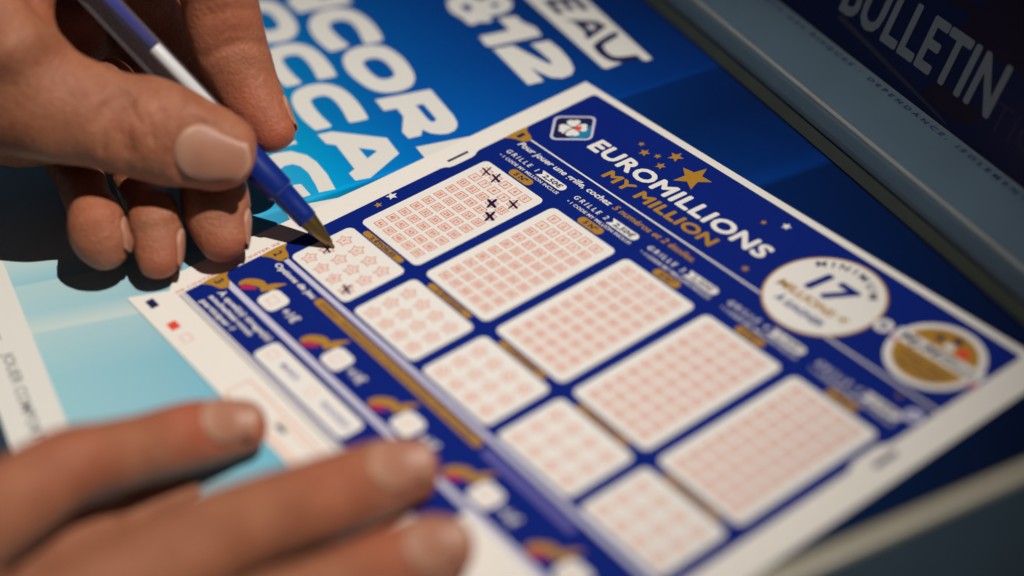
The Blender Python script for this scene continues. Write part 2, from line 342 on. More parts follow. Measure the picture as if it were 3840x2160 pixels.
def Tx(name, body, x0, x1, base, cap, m, z=Z3, parent=slip, **k): return sl(name, text(body, x0, x1, base, cap, z, **k), m, parent)
# blue fields
P('blue_field', [rrect(-11.0, 159.3, -66.9, 50.6, 1.6)[:14] + [(-11.0, -66.9), (159.3, -66.9)]], 'blue', Z1)
P('blue_field', [[(-11.0, -68.4), (159.3, -68.4), (159.3, -84.6), (-11.0, -84.6)]], 'blue', Z1)
P('blue_field', [[(-9.3, -86.4), (110, -86.4), (110, -96.7), (-11.2, -96.7), (-11.2, -88.4), (-10.6, -87.0)]], 'blue', Z1)
P('rule', [rect(-4.4, 159.2, 19.75, 20.3)], 'white')
P('rule', [rect(-5.0, 159.2, -68.3, -67.0)], 'lav'); P('rule', [rect(-5.2, 159.2, -86.2, -84.8)], 'lav')
P('rule', [rect(-11.2, 110, -98.5, -98.2)], 'navy'); P('rule', [rect(-11.2, 110, -97.5, -97.2)], 'violet')
# white index bulges with black timing bars
bul = [(-13, 7.5), (-11.02, 5.6), (-10.6, 4.2), (-9.7, 3.0), (-9.3, 1.5), (-9.3, -5.0), (-9.7, -6.8), (-10.6, -7.8), (-11.02, -9.2), (-13, -10.5)]
P('edge_bulge', [bul], 'paper', 0.035); P('edge_bulge', [[(148.3-x, y-1.8) for x, y in bul][::-1]], 'paper', 0.035)
P('timing_bar', [rect(-13.1, -12.0, -5.4, 2.2)], 'navy'); P('timing_bar', [rect(161.3, 162.8, -5.2, 2.4)], 'navy')
def tab(x, y, n):
    o = P('step_tab', [smooth_loop([(x-6.4, y+3.4), (x-4.6, y+2.2), (x-1.6, y+1.4), (x+0.1, y+0.4), (x+0.3, y-0.6), (x-0.6, y-2.2), (x-3.0, y-3.0), (x-4.6, y-3.8), (x-6.4, y-4.6)], 3)], 'gold', Z2)
    Tx('step_number', n, x-4.6, x-3.0, y-2.0, 2.7, 'navy', Z3, bold=0.3); return o
tab(-4.6, 20.0, '1'); tab(-4.6, -67.2, '2'); tab(-5.0, -86.2, '3')
# clover emblem
em = P('emblem', [rrect(-6.6, 6.6, -6.6, 6.6, 2.2)], 'lav', Z2); em.location = (-0.45*MM, 33.5*MM, 0); em.rotation_euler = (0, 0, math.radians(45))
P('emblem_field', [rrect(-5.75, 5.75, -5.75, 5.75, 1.6)], 'navy', Z3, em)
P('emblem_corner', [[(-1.0, -5.6), (4.2, -5.6), (5.5, -4.4), (5.5, 1.5), (3.5, -1.0)]], 'teal', 0.07, em)
def petal(ang, r0, L_, W_):
    pts = smooth_loop([(r0, 0), (r0+L_*0.45, W_*0.46), (r0+L_*0.85, W_*0.5), (r0+L_, W_*0.2), (r0+L_*0.9, 0), (r0+L_, -W_*0.2), (r0+L_*0.85, -W_*0.5), (r0+L_*0.45, -W_*0.46)], 3)
    ca, sa = math.cos(ang), math.sin(ang); return [(x*ca-y*sa, x*sa+y*ca) for x, y in pts]
for kq in range(4): P('petal', [petal(math.radians(45*0+90*kq+3), 0.55, 3.9, 4.0)], 'white', Z4, em)
P('red_square', [[(0.6, -1.2), (2.6, -1.2), (2.6, 0.9), (0.6, 0.9)]], 'red', Z5, em)
P('stem', [[(-0.2, -0.2), (-2.8, -3.2), (-3.3, -2.7), (-0.5, 0.1)]], 'white', Z4, em)
# heading
sl('title', fat_text('EUROMILLIONS', 10.4, 86.0, 29.9, 6.2, Z3, 0.36, shear=0.05, spacing=1.08), 'white')
sl('subtitle', fat_text('MY MILLION', 25.1, 72.5, 23.5, 4.4, Z3, 0.28, shear=0.05, spacing=1.06), 'gold')
for x, y, r, m in ((44.6, 42.6, 6.0, 'gold'), (33.1, 46.0, 2.6, 'gold'), (33.5, 39.6, 1.8, 'gold'), (29.1, 42.3, 1.3, 'gold'), (24.9, 40.7, 1.9, 'gold'), (20.8, 43.0, 1.2, 'gold'),
                   (74.5, 42.4, 1.1, 'gold'), (80.2, 45.7, 1.6, 'white'), (86.4, 24.3, 1.3, 'gold'), (-9.3, -28.0, 1.9, 'white'), (-8.3, -33.5, 1.4, 'gold'), (149.0, 17.4, 0.9, 'gold')):
    P('printed_star', [star(x, y, r, 0.44, 96)], m, Z3)
Tx('instruction', 'Pour jouer une grille, cochez', -5.2, 38.6, 15.5, 2.2, 'white', bold=0.22, shear=0.18)
Tx('instruction', '5 numéros et 2 étoiles.', 39.9, 74.6, 15.5, 2.2, 'gold', bold=0.22, shear=0.18)
# jackpot disc
jd = P('jackpot_disc', [circ(109, 31.6, 16.7, 72)], 'gold', 0.05)
P('disc_face', [circ(109, 31.6, 16.1, 72)], 'white', Z4, jd)
Tx('disc_text', 'MINIMUM', 0, 22.0, 0, 2.4, 'navy', Z5, jd, bold=0.25, spacing=1.6, arc=(108.4, 31.6, 12.0))
sl('disc_text', fat_text('17', 102.0, 115.6, 30.5, 8.8, Z5, 0.55, shear=0.12), 'blue', jd)
Tx('disc_text', 'MILLIONS €', 96.3, 121.0, 26.0, 3.0, 'gold', Z5, jd, bold=0.35, shear=0.1)
Tx('disc_text', 'À GAGNER', 100.2, 117.4, 21.2, 2.6, 'blue', Z5, jd, bold=0.3, shear=0.1)
pd = P('plus_disc', [circ(127.9, 34.1, 2.6, 28)], 'white', Z3); P('plus_sign', [rect(126.4, 129.4, 33.7, 34.5), rect(127.5, 128.3, 34.6, 35.7), rect(127.5, 128.3, 32.5, 33.6)], 'blue', Z4, pd)
pd = P('plus_disc', [circ(156.2, 14.6, 2.4, 28)], 'lav', Z3); P('plus_sign', [rect(154.9, 157.5, 14.2, 15.0)], 'blue', Z4, pd)
gd = P('raffle_disc', [circ(144.7, 34.8, 12.8, 60)], 'white', 0.05)
P('disc_face', [circ(144.7, 34.8, 10.9, 60)], 'gold', Z4, gd)
P('ribbon', [[(131.6, 32.7), (158.6, 34.0), (158.4, 38.4), (131.4, 37.1)]], 'white', Z5, gd)
P('ribbon_end', [[(130.8, 34.5), (131.6, 32.7), (134.5, 31.0), (133.2, 33.0)]], 'magenta', 0.09, gd); P('ribbon_end', [[(156.6, 34.1), (158.6, 34.2), (160.0, 33.0), (157.6, 31.8)]], 'magenta', 0.09, gd)
sl('ribbon_text', text('MyMillion', 133.2, 156.8, 33.7, 3.0, 0.12, bold=0.15, shear=0.15, rot=math.radians(2.6)), 'navy', gd)
P('flag_mark', [star(140.9, 41.0, 1.7, 0.5, 70)], 'navy', Z5, gd); P('flag_mark', [star(145.0, 43.0, 1.9, 0.55, 100)], 'navy', Z5, gd)
P('flag_mark', [[(143.2, 38.8), (146.6, 38.9), (146.0, 41.2), (143.6, 41.0)]], 'white', Z5, gd); P('flag_mark', [[(147.0, 38.8), (151.2, 39.0), (149.8, 42.4), (147.4, 41.8)]], 'red', Z5, gd)
for q in range(3): Tx('disc_text', ('CHAQUE TIRAGE', 'UN CODE GAGNE', '1 MILLION €')[q], 136.8+q*0.9, 152.6-q*0.9, 30.2-2.2*q, 1.3, 'navy', Z5, gd, bold=0.15)

# number and star panels
A_, B_, G_ = 4.745, 4.233, 32.848
digits = {}
def small_number(n, cx, cy, cap, z, mats):
    s = str(n); out = []
    for q, ch in enumerate(s):
        if ch not in digits: digits[ch] = text(ch, 0, 0.62 if ch != '1' else 0.34, 0, 1.0, 0, bold=0.3, res=1)
        me = digits[ch]; wd = 0.62; x0 = cx-(len(s)*wd+(len(s)-1)*0.12)*cap/2+q*(wd+0.12)*cap
        v = [((x0*MM+c_.co.x*cap), (cy-cap/2)*MM+c_.co.y*cap, z*MM) for c_ in me.vertices]
        out.append((v, [list(p.vertices) for p in me.polygons]))
    return out
def gather(items):
    V = []; F = []
    for v, f in items:
        o = len(V); V += v; F += [[i+o for i in q] for q in f]
    return V, F
def ring(outer, inner, z):
    n = len(outer); v = [(x*MM, y*MM, z*MM) for x, y in outer]+[(x*MM, y*MM, z*MM) for x, y in inner]
    return v, [(i, (i+1) % n, n+(i+1) % n, n+i) for i in range(n)]
it = []; fills = []
for j in range(10):
    for i in range(5):
        x, y = i*A_, -j*B_; hw, hh, lw = 1.76, 1.46, 0.24
        it.append(ring(rect(x-hw, x+hw, y-hh, y+hh), rect(x-hw+lw, x+hw-lw, y-hh+lw, y+hh-lw), Z4))
        it += small_number(j*5+i+1, x, y, 1.5, Z4, None)
        fills.append(([((x+a)*MM, (y+b)*MM, Z3*MM) for a, b in ((-hw, -hh), (hw, -hh), (hw, hh), (-hw, hh))], [(0, 1, 2, 3)]))
grid_me = pydata('number_grid', *gather(it)); grid_me.materials.append(M['rose'])
fill_me = pydata('number_tint', *gather(fills)); fill_me.materials.append(M['blush'])
st = []; sfill = []
for j in range(3):
    for i in range(4):
        x, y = -0.3+i*6.47, -50.35-j*5.9
        o_ = star(x, y, 2.65, 0.60, 95); i_ = star(x, y, 2.30, 0.575, 95)
        st.append(ring(o_, i_, Z4)); st += small_number(j*4+i+1, x, y, 1.1, Z4, None)
        sfill.append(([(a*MM, b*MM, Z3*MM) for a, b in star(x, y, 2.5, 0.60, 95)], [tuple(range(10))]))
star_me = pydata('star_grid', *gather(st)); star_me.materials.append(M['rose'])
sfill_me = pydata('star_tint', *gather(sfill)); sfill_me.materials.append(M['blush'])
panel_me = shape([rrect(-5.0, 23.9, -42.0, 3.7, 2.0, 8)], Z2); panel_me.materials.append(M['white'])
spanel_me = shape([rrect(-5.0, 23.9, -65.9, -45.2, 2.0, 8)], Z2); spanel_me.materials.append(M['white'])
pill5 = shape([rrect(4.4, 14.5, 4.3, 7.3, 1.45)], Z2); pill5.materials.append(M['gold'])
pill5t = text('5 N°', 6.6, 12.2, 4.95, 1.7, Z3, bold=0.35, shear=0.1); pill5t.materials.append(M['navy'])
pille = shape([rrect(0.0, 19.4, -44.75, -42.7, 1.0)], Z2); pille.materials.append(M['gold'])
pillet = text('2 ÉTOILES', 3.6, 15.8, -44.4, 1.25, Z3, bold=0.3); pillet.materials.append(M['navy'])
price = shape([[(11.2, 12.9), (12.6, 11.4), (11.2, 9.9), (21.8, 9.9)]+[(21.9+1.5*math.sin(math.radians(a)), 11.4-1.5*math.cos(math.radians(a))) for a in range(10, 171, 16)]+[(21.8, 12.9)]], Z2); price.materials.append(M['white'])
pricet = text('2,50€', 13.4, 21.9, 10.5, 1.8, Z3, bold=0.3, shear=0.1); pricet.materials.append(M['navy'])
codet = text('• 1 CODE MY MILLION INCLUS', -4.6, 23.6, 8.05, 1.15, Z3, bold=0.12); codet.materials.append(M['white'])
for g in range(5):
    dx = (g*G_*MM, 0, 0)
    pn = link('number_panel', panel_me, None, slip, dx); link('number_grid', grid_me, None, pn); link('number_tint', fill_me, None, pn)
    sp = link('star_panel', spanel_me, None, slip, dx); link('star_grid', star_me, None, sp); link('star_tint', sfill_me, None, sp)
    q = link('gold_pill', pill5, None, slip, dx); link('pill_text', pill5t, None, q)
    q = link('gold_pill', pille, None, slip, dx); link('pill_text', pillet, None, q)
    q = link('price_tag', price, None, slip, dx); link('price_text', pricet, None, q)
    link('code_note', codet, None, slip, dx)
    t_ = text('GRILLE %d' % (g+1), -4.6, 10.2, 10.6, 1.75, Z3, bold=0.14, shear=0.1, spacing=1.5); t_.materials.append(M['white']); link('grid_title', t_, None, slip, dx)
    if g == 0: first_panel, first_star = pn, sp
# hand-drawn crosses
def stroke(p, wd, z):
    p = np.array(p, float); L_ = []; R_ = []
    for i in range(len(p)):
        t = p[min(i+1, len(p)-1)]-p[max(i-1, 0)]; t /= np.linalg.norm(t); n_ = np.array([-t[1], t[0]])*wd*(0.6+0.4*math.sin(math.pi*(i+0.3)/len(p)))
        L_.append(p[i]+n_); R_.append(p[i]-n_)
    n = len(p); v = [(a[0]*MM, a[1]*MM, z*MM) for a in L_]+[(a[0]*MM, a[1]*MM, z*MM) for a in R_]
    return v, [(n+i, n+i+1, i+1, i) for i in range(n-1)]
def cross(cx, cy, r, parent, heavy=1.0, z=0.115, box=False):
    items = []
    for k_, (dx, dy) in enumerate(((1.05, -0.18), (-0.36, 1.0))):
        for rep in range(2 if heavy > 1.2 else 1):
            j = lambda: random.uniform(-0.16, 0.16)
            pts = [(cx-dx*r+j(), cy-dy*r+j()), (cx-dx*r*0.35+j()*0.6, cy-dy*r*0.35+j()*0.6), (cx+dx*r*0.4+j()*0.6, cy+dy*r*0.4+j()*0.6), (cx+dx*r+j(), cy+dy*r+j())]
            items.append(stroke(pts, 0.20*heavy, z+0.003*k_+0.006*rep))
    if box: items.append(ring(rect(cx-1.74, cx+1.74, cy-1.44, cy+1.44), rect(cx-1.56, cx+1.56, cy-1.26, cy+1.26), z-0.006))
    link('pen_cross', pydata('pen_cross', *gather(items)), M['ink'], parent)
for (i, j, hv) in ((0, 0, 0.95), (1, 0, 1.25), (4, 1, 1.0), (3, 2, 1.7), (4, 3, 1.6)): cross(i*A_, -j*B_, 2.25, first_panel, hv*1.45)
cross(-0.2, -56.25, 1.7, first_star, 1.3); cross(19.1, -62.1, 2.1, first_star, 1.7)
# options row
Tx('row_title', 'Options de jeu', -4.4, 16.2, -71.6, 1.9, 'white', bold=0.28, shear=0.1)
ob_ = P('option_bar', [rrect(17.2, 94.0, -72.1, -69.3, 1.35)], 'gold', Z2); Tx('bar_text', 'ETOILE+ : GAGNEZ JUSQU’À 2 FOIS PLUS DE GAINS AVEC LES ÉTOILES', 20.0, 91.0, -71.4, 1.2, 'navy', Z3, ob_, bold=0.15)
P('option_bar', [rrect(96.0, 131.5, -72.4, -70.0, 1.1)], 'violet', Z2)
ban = shape([smooth_loop([(-4.6, -82.6), (-4.2, -80.4), (-2.2, -78.4), (0.2, -77.4), (2.0, -77.6), (3.0, -75.8), (5.6, -73.2), (5.0, -76.4), (6.4, -78.2), (4.6, -78.6), (3.6, -80.4), (1.8, -79.8), (-0.4, -80.6), (-2.6, -82.6), (-3.4, -83.6)], 3)], Z2); ban.materials.append(M['gold'])
pin = shape([smooth_loop([(-3.0, -83.0), (-1.8, -81.4), (0.0, -80.6), (1.6, -80.6), (1.0, -81.8), (-0.4, -83.2), (-1.6, -84.0)], 3)], Z3); pin.materials.append(M['magenta'])
sq = shape([rrect(5.3, 13.5, -83.5, -76.4, 2.1)], Z4); sq.materials.append(M['white'])
sqo = shape([rect(7.6, 11.0, -81.5, -78.6), rect(7.9, 10.7, -81.2, -78.9)], Z5); sqo.materials.append(M['pink'])
plus = text('+1€', 14.9, 21.6, -81.2, 2.8, Z3, bold=0.25, shear=0.1); plus.materials.append(M['white'])
for g in range(5):
    dx = ((g*33.1)*MM, 0, 0)
    q = link('option_banner', ban, None, slip, dx); link('banner_inlay', pin, None, q)  # magenta print inside the gold banner
    q = link('option_square', sq, None, slip, dx); link('tick_box', sqo, None, q)
    link('option_price', plus, None, slip, dx)
# draw-days row
for q, tt in enumerate(('À quel(s) tirage(s)', 'souhaitez-vous', 'participer ?')): Tx('question_line', tt, -4.6+0*q, (23.4, 18.0, 12.8)[q], -90.0-2.75*q, 1.75, 'white', bold=0.24, shear=0.08)
dp = P('day_pill', [rrect(25.0, 69.0, -95.9, -88.2, 1.9)], 'white', Z2)
P('tick_box', [rect(27.4, 30.8, -93.4, -90.4), rect(27.7, 30.5, -93.1, -90.7)], 'pink', Z3, dp); P('tick_box', [rect(47.2, 50.6, -93.4, -90.4), rect(47.5, 50.3, -93.1, -90.7)], 'pink', Z3, dp)
Tx('day_text', 'MARDI', 34.2, 42.2, -92.8, 1.7, 'violet', Z3, dp, bold=0.2); Tx('day_text', 'VENDREDI', 53.6, 66.6, -92.8, 1.7, 'violet', Z3, dp, bold=0.2)
# lower margin
P('code_box', [rect(-14.9, -10.7, -107.2, -104.8)], 'navy'); P('code_box', [rect(-1.9, 1.8, -107.4, -104.7)], 'red')
P('code_outline', [rect(5.2, 9.0, -107.3, -104.5), rect(5.55, 8.65, -106.95, -104.85)], 'pink')
P('form_frame', [rrect(33.5, 120, -109.4, -101.4, 1.2), rrect(34.1, 119.4, -108.8, -102.0, 0.9)], 'pink')
P('form_frame', [rrect(52, 118, -108.2, -103.4, 0.6), rrect(52.4, 117.6, -107.8, -103.8, 0.5)], 'pink', Z3); P('form_mark', [rect(53.5, 57.5, -105.8, -104.2)], 'grey_ink', Z3)
for y0, y1, body in ((-80.5, -64.8, 'XE CINITER XE'), (-99.0, -86.0, 'XE CINITER')):
    me = text(body, 0, y1-y0, 0, 1.15, Z2, bold=0.1, rot=math.radians(90)); o = sl('margin_note', me, 'rose'); o.location = (-11.9*MM, y0*MM, 0)

# ------------------------------------------------------------------ pen
TIP = at_depth(1254, 930, depth_at_height(1254, 930, 0.14))
tp = np.array([1254, 930])-np.array([0.687, 0.727])*1000
AX = at_depth(tp[0], tp[1], 475.0)-TIP; AX /= np.linalg.norm(AX)
pen = empty('ballpoint_pen', tuple(TIP*MM)); pen.rotation_euler = Vector(AX).to_track_quat('Z', 'Y').to_euler()
tag(pen, 'clear ballpoint pen with blue grip and brass tip held in the upper hand', 'pen')
def lathe(prof, n=48, ox=0, oy=0):
    v = []; f = []
    for t, r in prof:
        for k_ in range(n):
            a = 2*math.pi*k_/n; v.append(((ox+r*math.cos(a))*MM, (oy+r*math.sin(a))*MM, t*MM))
    for i in range(len(prof)-1):
        for k_ in range(n): f.append((i*n+k_, i*n+(k_+1) % n, (i+1)*n+(k_+1) % n, (i+1)*n+k_))
    f.append(tuple(range(n-1, -1, -1))); f.append(tuple((len(prof)-1)*n+k_ for k_ in range(n)))
    me = pydata('lathe', v, f, True)
    return me
M['pen_blue'] = mat('pen_blue_plastic', (0.003, 0.020, 0.19), 0.34, 0.5, noise=0.05, nscale=200, bump=0.03, bscale=500)
M['brass'] = mat('brass', (0.22, 0.145, 0.05), 0.36, 0.5, 0.85, noise=0.15, nscale=500)
M['refill_white'] = mat('refill_tube', (0.80, 0.80, 0.76), 0.3, 0.5)
M['refill_ink'] = mat('refill_ink', (0.001, 0.008, 0.24), 0.3, 0.5)
mb = bpy.data.materials.new('clear_barrel'); mb.use_nodes = True; nt = mb.node_tree
pb = nt.nodes['Principled BSDF']; pb.inputs['Base Color'].default_value = (0.40, 0.38, 0.42, 1); pb.inputs['Roughness'].default_value = 0.22
tr = nt.nodes.new('ShaderNodeBsdfTransparent'); tr.inputs[0].default_value = (0.93, 0.94, 0.97, 1)
lw_ = nt.nodes.new('ShaderNodeLayerWeight'); lw_.inputs[0].default_value = 0.45
mr = nt.nodes.new('ShaderNodeMapRange'); mr.inputs[3].default_value = 0.05; mr.inputs[4].default_value = 0.36; nt.links.new(lw_.outputs['Facing'], mr.inputs[0])
ms = nt.nodes.new('ShaderNodeMixShader'); nt.links.new(mr.outputs[0], ms.inputs[0]); nt.links.new(tr.outputs[0], ms.inputs[1]); nt.links.new(pb.outputs[0], ms.inputs[2])
nt.links.new(ms.outputs[0], nt.nodes['Material Output'].inputs[0]); M['barrel'] = mb
tip_o = link('tip', lathe([(0.45, 0.42), (0.9, 0.52), (1.5, 0.68), (1.9, 1.05), (3.2, 1.35), (7.2, 2.2), (10.8, 2.8), (11.4, 2.85)]), M['brass'], pen)
link('ball', lathe([(-0.02, 0.05), (0.05, 0.2), (0.2, 0.33), (0.35, 0.38), (0.5, 0.36)], 20), M['ink'], tip_o)
link('grip', lathe([(10.8, 2.9), (11.1, 3.08), (13, 3.18), (17, 3.36), (21.6, 3.55), (22.0, 3.7), (22.2, 4.12), (22.8, 4.26), (30, 4.36), (40, 4.42), (46, 4.42), (46.4, 4.2)]), M['pen_blue'], pen)
link('barrel', lathe([(46.45, 3.9), (46.5, 4.2), (47.5, 4.38), (52, 4.4), (117.6, 4.4), (118.5, 4.3)]), M['barrel'], pen)
link('end_plug', lathe([(118.6, 3.6), (119.2, 4.15), (124, 4.15), (126, 3.9), (127.2, 3.0), (127.6, 1.5)]), M['pen_blue'], pen)
cx_ = Vector(AX).to_track_quat('Z', 'Y').inverted() @ Vector(XR*0.8+UP*0.6)
link('refill', lathe([(46.6, 1.75), (47, 1.95), (74.5, 1.95), (74.8, 1.9)], 28, cx_.x*1.9, cx_.y*1.9), M['refill_white'], pen)
link('refill_ink_column', lathe([(74.9, 1.95), (117, 1.95)], 28, cx_.x*1.9, cx_.y*1.9), M['refill_ink'], pen)

# ------------------------------------------------------------------ hands (continuous surface from a blended distance field)
def cam_pt(px, py, d): return np.array([(px-1920)/FPX*d, -(py-1080)/FPX*d, -d])      # camera axes, mm
def to_world(p): return CAM + p[:, 0:1]*XR + p[:, 1:2]*UP - p[:, 2:3]*ZF

def catmull(st, step=1.3):
    st = np.array(st, float); out = []
    for i in range(len(st)-1):
        a = st[max(i-1, 0)]; b = st[i]; c_ = st[i+1]; d = st[min(i+2, len(st)-1)]
        n = max(2, int(np.linalg.norm(c_[:3]-b[:3])/step))
        for k_ in range(n):
            t = k_/n; out.append(0.5*((2*b)+(-a+c_)*t+(2*a-5*b+4*c_-d)*t*t+(-a+3*b-3*c_+d)*t**3))
    out.append(st[-1]); return np.array(out)

class Field:
    def __init__(self, lo_, hi_, h):
        self.lo = np.array(lo_, float); self.h = h
        self.n = np.ceil((np.array(hi_)-self.lo)/h).astype(int)+1
        self.ax = [self.lo[i]+h*np.arange(self.n[i]) for i in range(3)]
        self.F = np.full(self.n, 8.0, np.float32)
    def window(self, c_, r):
        a = np.clip(((c_-r-self.lo)/self.h).astype(int), 0, self.n-1); b = np.clip(((c_+r-self.lo)/self.h).astype(int)+2, 1, self.n)
        return tuple(slice(x, max(y, x+1)) for x, y in zip(a, b))
    def coords(self, sl_): return [self.ax[0][sl_[0]][:, None, None], self.ax[1][sl_[1]][None, :, None], self.ax[2][sl_[2]][None, None, :]]
    def chain(self, st, caps=True):
        """st rows: x,y,z,ra(width),rb(depth) in camera mm"""
        G = np.full(self.n, 8.0, np.float32); q = catmull(st)
        for i in range(len(q)):
            t = q[min(i+1, len(q)-1), :3]-q[max(i-1, 0), :3]; t /= np.linalg.norm(t)
            v = np.array([0, 0, 1.0]); b = v-t*(v@t); nb = np.linalg.norm(b)
            b = b/nb if nb > 0.25 else np.array([1.0, 0, 0])-t*t[0]
            b /= np.linalg.norm(b); a = np.cross(t, b); ra, rb = q[i, 3], q[i, 4]; rt = 0.92*min(ra, rb)
            sl_ = self.window(q[i, :3], max(ra, rb)+7.0); X, Y, Z = self.coords(sl_)
            X = X-q[i, 0]; Y = Y-q[i, 1]; Z = Z-q[i, 2]
            ua = (X*a[0]+Y*a[1]+Z*a[2]); ub = (X*b[0]+Y*b[1]+Z*b[2]); ut = (X*t[0]+Y*t[1]+Z*t[2])
            k0 = np.sqrt((ua/ra)**2+(ub/rb)**2+(ut/rt)**2); k1 = np.sqrt((ua/ra**2)**2+(ub/rb**2)**2+(ut/rt**2)**2)+1e-9
            d = np.where(k0 < 1e-3, -min(ra, rb), k0*(k0-1)/k1)
            G[sl_] = np.minimum(G[sl_], d.astype(np.float32))
        return G
    def blend(self, G, k_):
        h_ = np.maximum(k_-np.abs(self.F-G), 0)/k_; self.F = np.minimum(self.F, G)-h_*h_*k_*0.25
    def sample(self, p):
        u = (np.asarray(p)-self.lo)/self.h; i = np.clip(np.floor(u).astype(int), 0, self.n-2); f = np.clip(u-i, 0, 1); F = self.F; r = 0
        for a in (0, 1):
            for b in (0, 1):
                for c_ in (0, 1):
                    wgt = (f[..., 0] if a else 1-f[..., 0])*(f[..., 1] if b else 1-f[..., 1])*(f[..., 2] if c_ else 1-f[..., 2])
                    r = r+wgt*F[i[..., 0]+a, i[..., 1]+b, i[..., 2]+c_]
        return r
    def groove(self, pts, rad, amp):
        """pts camera-mm polyline near the surface; amp>0 carves, <0 raises"""
        pts = np.array(pts); dens = []
        for i in range(len(pts)-1):
            n = max(2, int(np.linalg.norm(pts[i+1]-pts[i])/0.5)); dens += [pts[i]+(pts[i+1]-pts[i])*k_/n for k_ in range(n)]
        dens.append(pts[-1]); dens = np.array(dens)
        lo_ = dens.min(0); hi_ = dens.max(0); c_ = (lo_+hi_)/2; sl_ = self.window(c_, (hi_-lo_)/2+3.2*rad); X, Y, Z = self.coords(sl_)
        best = np.full(np.broadcast_shapes(X.shape, Y.shape, Z.shape), 1e9, np.float32)
        for p in dens: best = np.minimum(best, (X-p[0])**2+(Y-p[1])**2+((Z-p[2])*0.35)**2)
        self.F[sl_] += (amp*np.exp(-best/(rad*rad))).astype(np.float32)
    def mesh(self):
        F = self.F; s = F < 0; n = self.n
        cnt = np.zeros(n-1, np.int8)
        for a in (0, 1):
            for b in (0, 1):
                for c_ in (0, 1): cnt += s[a:n[0]-1+a, b:n[1]-1+b, c_:n[2]-1+c_]
        mix = (cnt > 0) & (cnt < 8); ijk = np.argwhere(mix); idx = -np.ones(n-1, np.int64); idx[mix] = np.arange(len(ijk))
        acc = np.zeros((len(ijk), 3)); num = np.zeros(len(ijk))
        C = [(a, b, c_) for a in (0, 1) for b in (0, 1) for c_ in (0, 1)]
        for p in C:
            for q in C:
                if sum(abs(p[i]-q[i]) for i in range(3)) != 1 or p > q: continue
                f0 = F[ijk[:, 0]+p[0], ijk[:, 1]+p[1], ijk[:, 2]+p[2]]; f1 = F[ijk[:, 0]+q[0], ijk[:, 1]+q[1], ijk[:, 2]+q[2]]
                m = (f0 < 0) != (f1 < 0); t = np.where(m, f0/np.where(m, f0-f1, 1), 0)
                acc[m] += (np.array(p)+t[:, None]*(np.array(q)-np.array(p)))[m]; num[m] += 1
        V = self.lo+self.h*(ijk+acc/num[:, None]); faces = []
        for ax in range(3):
            o1, o2 = [(1, 2), (2, 0), (0, 1)][ax]
            sa = [slice(None)]*3; sb = [slice(None)]*3; sa[ax] = slice(0, n[ax]-1); sb[ax] = slice(1, n[ax])
            ch = s[tuple(sa)] != s[tuple(sb)]; e = np.argwhere(ch)
            e = e[(e[:, o1] > 0) & (e[:, o2] > 0) & (e[:, o1] < n[o1]-1) & (e[:, o2] < n[o2]-1)]
            inside = s[tuple(sa)][e[:, 0], e[:, 1], e[:, 2]]
            def cell(d1, d2):
                q = e.copy(); q[:, o1] -= d1; q[:, o2] -= d2; return idx[q[:, 0], q[:, 1], q[:, 2]]
            quad = np.stack([cell(1, 1), cell(0, 1), cell(0, 0), cell(1, 0)], 1); quad[~inside] = quad[~inside][:, ::-1]
            faces.append(quad)
        return V, np.concatenate(faces)

def skin_material():
    m = bpy.data.materials.new('skin'); m.use_nodes = True; nt = m.node_tree; N = nt.nodes; L = nt.links; b = N['Principled BSDF']
    tc = N.new('ShaderNodeTexCoord'); at = N.new('ShaderNodeAttribute'); at.attribute_name = 'flush'
    def noise(scale, detail=4): 
        n = N.new('ShaderNodeTexNoise'); n.inputs['Scale'].default_value = scale; n.inputs['Detail'].default_value = detail; L.new(tc.outputs['Object'], n.inputs['Vector']); return n.outputs['Fac']
    def mixc(f, a, c_):
        x = N.new('ShaderNodeMix'); x.data_type = 'RGBA'
        if hasattr(f, 'links'): L.new(f, x.inputs[0])
        else: x.inputs[0].default_value = f
        for s_, v in ((6, a), (7, c_)):
            if hasattr(v, 'links'): L.new(v, x.inputs[s_])
            else: x.inputs[s_].default_value = (*v, 1)
        return x.outputs[2]
    def rg(inp, a, c_, lo_=0, hi_=1):
        r = N.new('ShaderNodeMapRange'); L.new(inp, r.inputs[0]); r.inputs[1].default_value = a; r.inputs[2].default_value = c_; r.inputs[3].default_value = lo_; r.inputs[4].default_value = hi_; return r.outputs[0]
    base = mixc(rg(noise(110), 0.35, 0.68), (0.30, 0.108, 0.052), (0.385, 0.155, 0.080))
    base = mixc(rg(noise(520, 5), 0.48, 0.70, 0, 0.62), base, (0.30, 0.075, 0.042))
    base = mixc(at.outputs['Fac'], base, (0.40, 0.085, 0.040))
    L.new(base, b.inputs['Base Color'])
    b.inputs['Roughness'].default_value = 0.52; b.inputs['Specular IOR Level'].default_value = 0.38
    b.inputs['Subsurface Weight'].default_value = 0.22; b.inputs['Subsurface Radius'].default_value = (1.0, 0.32, 0.16); b.inputs['Subsurface Scale'].default_value = 0.0022
    v = N.new('ShaderNodeTexVoronoi'); v.inputs['Scale'].default_value = 1500; L.new(tc.outputs['Object'], v.inputs['Vector'])
    ad = N.new('ShaderNodeMath'); ad.operation = 'MULTIPLY_ADD'; L.new(v.outputs['Distance'], ad.inputs[0]); ad.inputs[1].default_value = 0.45; L.new(noise(900, 6), ad.inputs[2])
    bp = N.new('ShaderNodeBump'); bp.inputs['Strength'].default_value = 0.7; bp.inputs['Distance'].default_value = 0.0006; L.new(ad.outputs[0], bp.inputs['Height']); L.new(bp.outputs[0], b.inputs['Normal'])
    return m
M['skin'] = skin_material()
M['nail'] = mat('fingernail', (0.385, 0.172, 0.108), 0.44, 0.38, noise=0.10, nscale=250, bump=0.05, bscale=400)
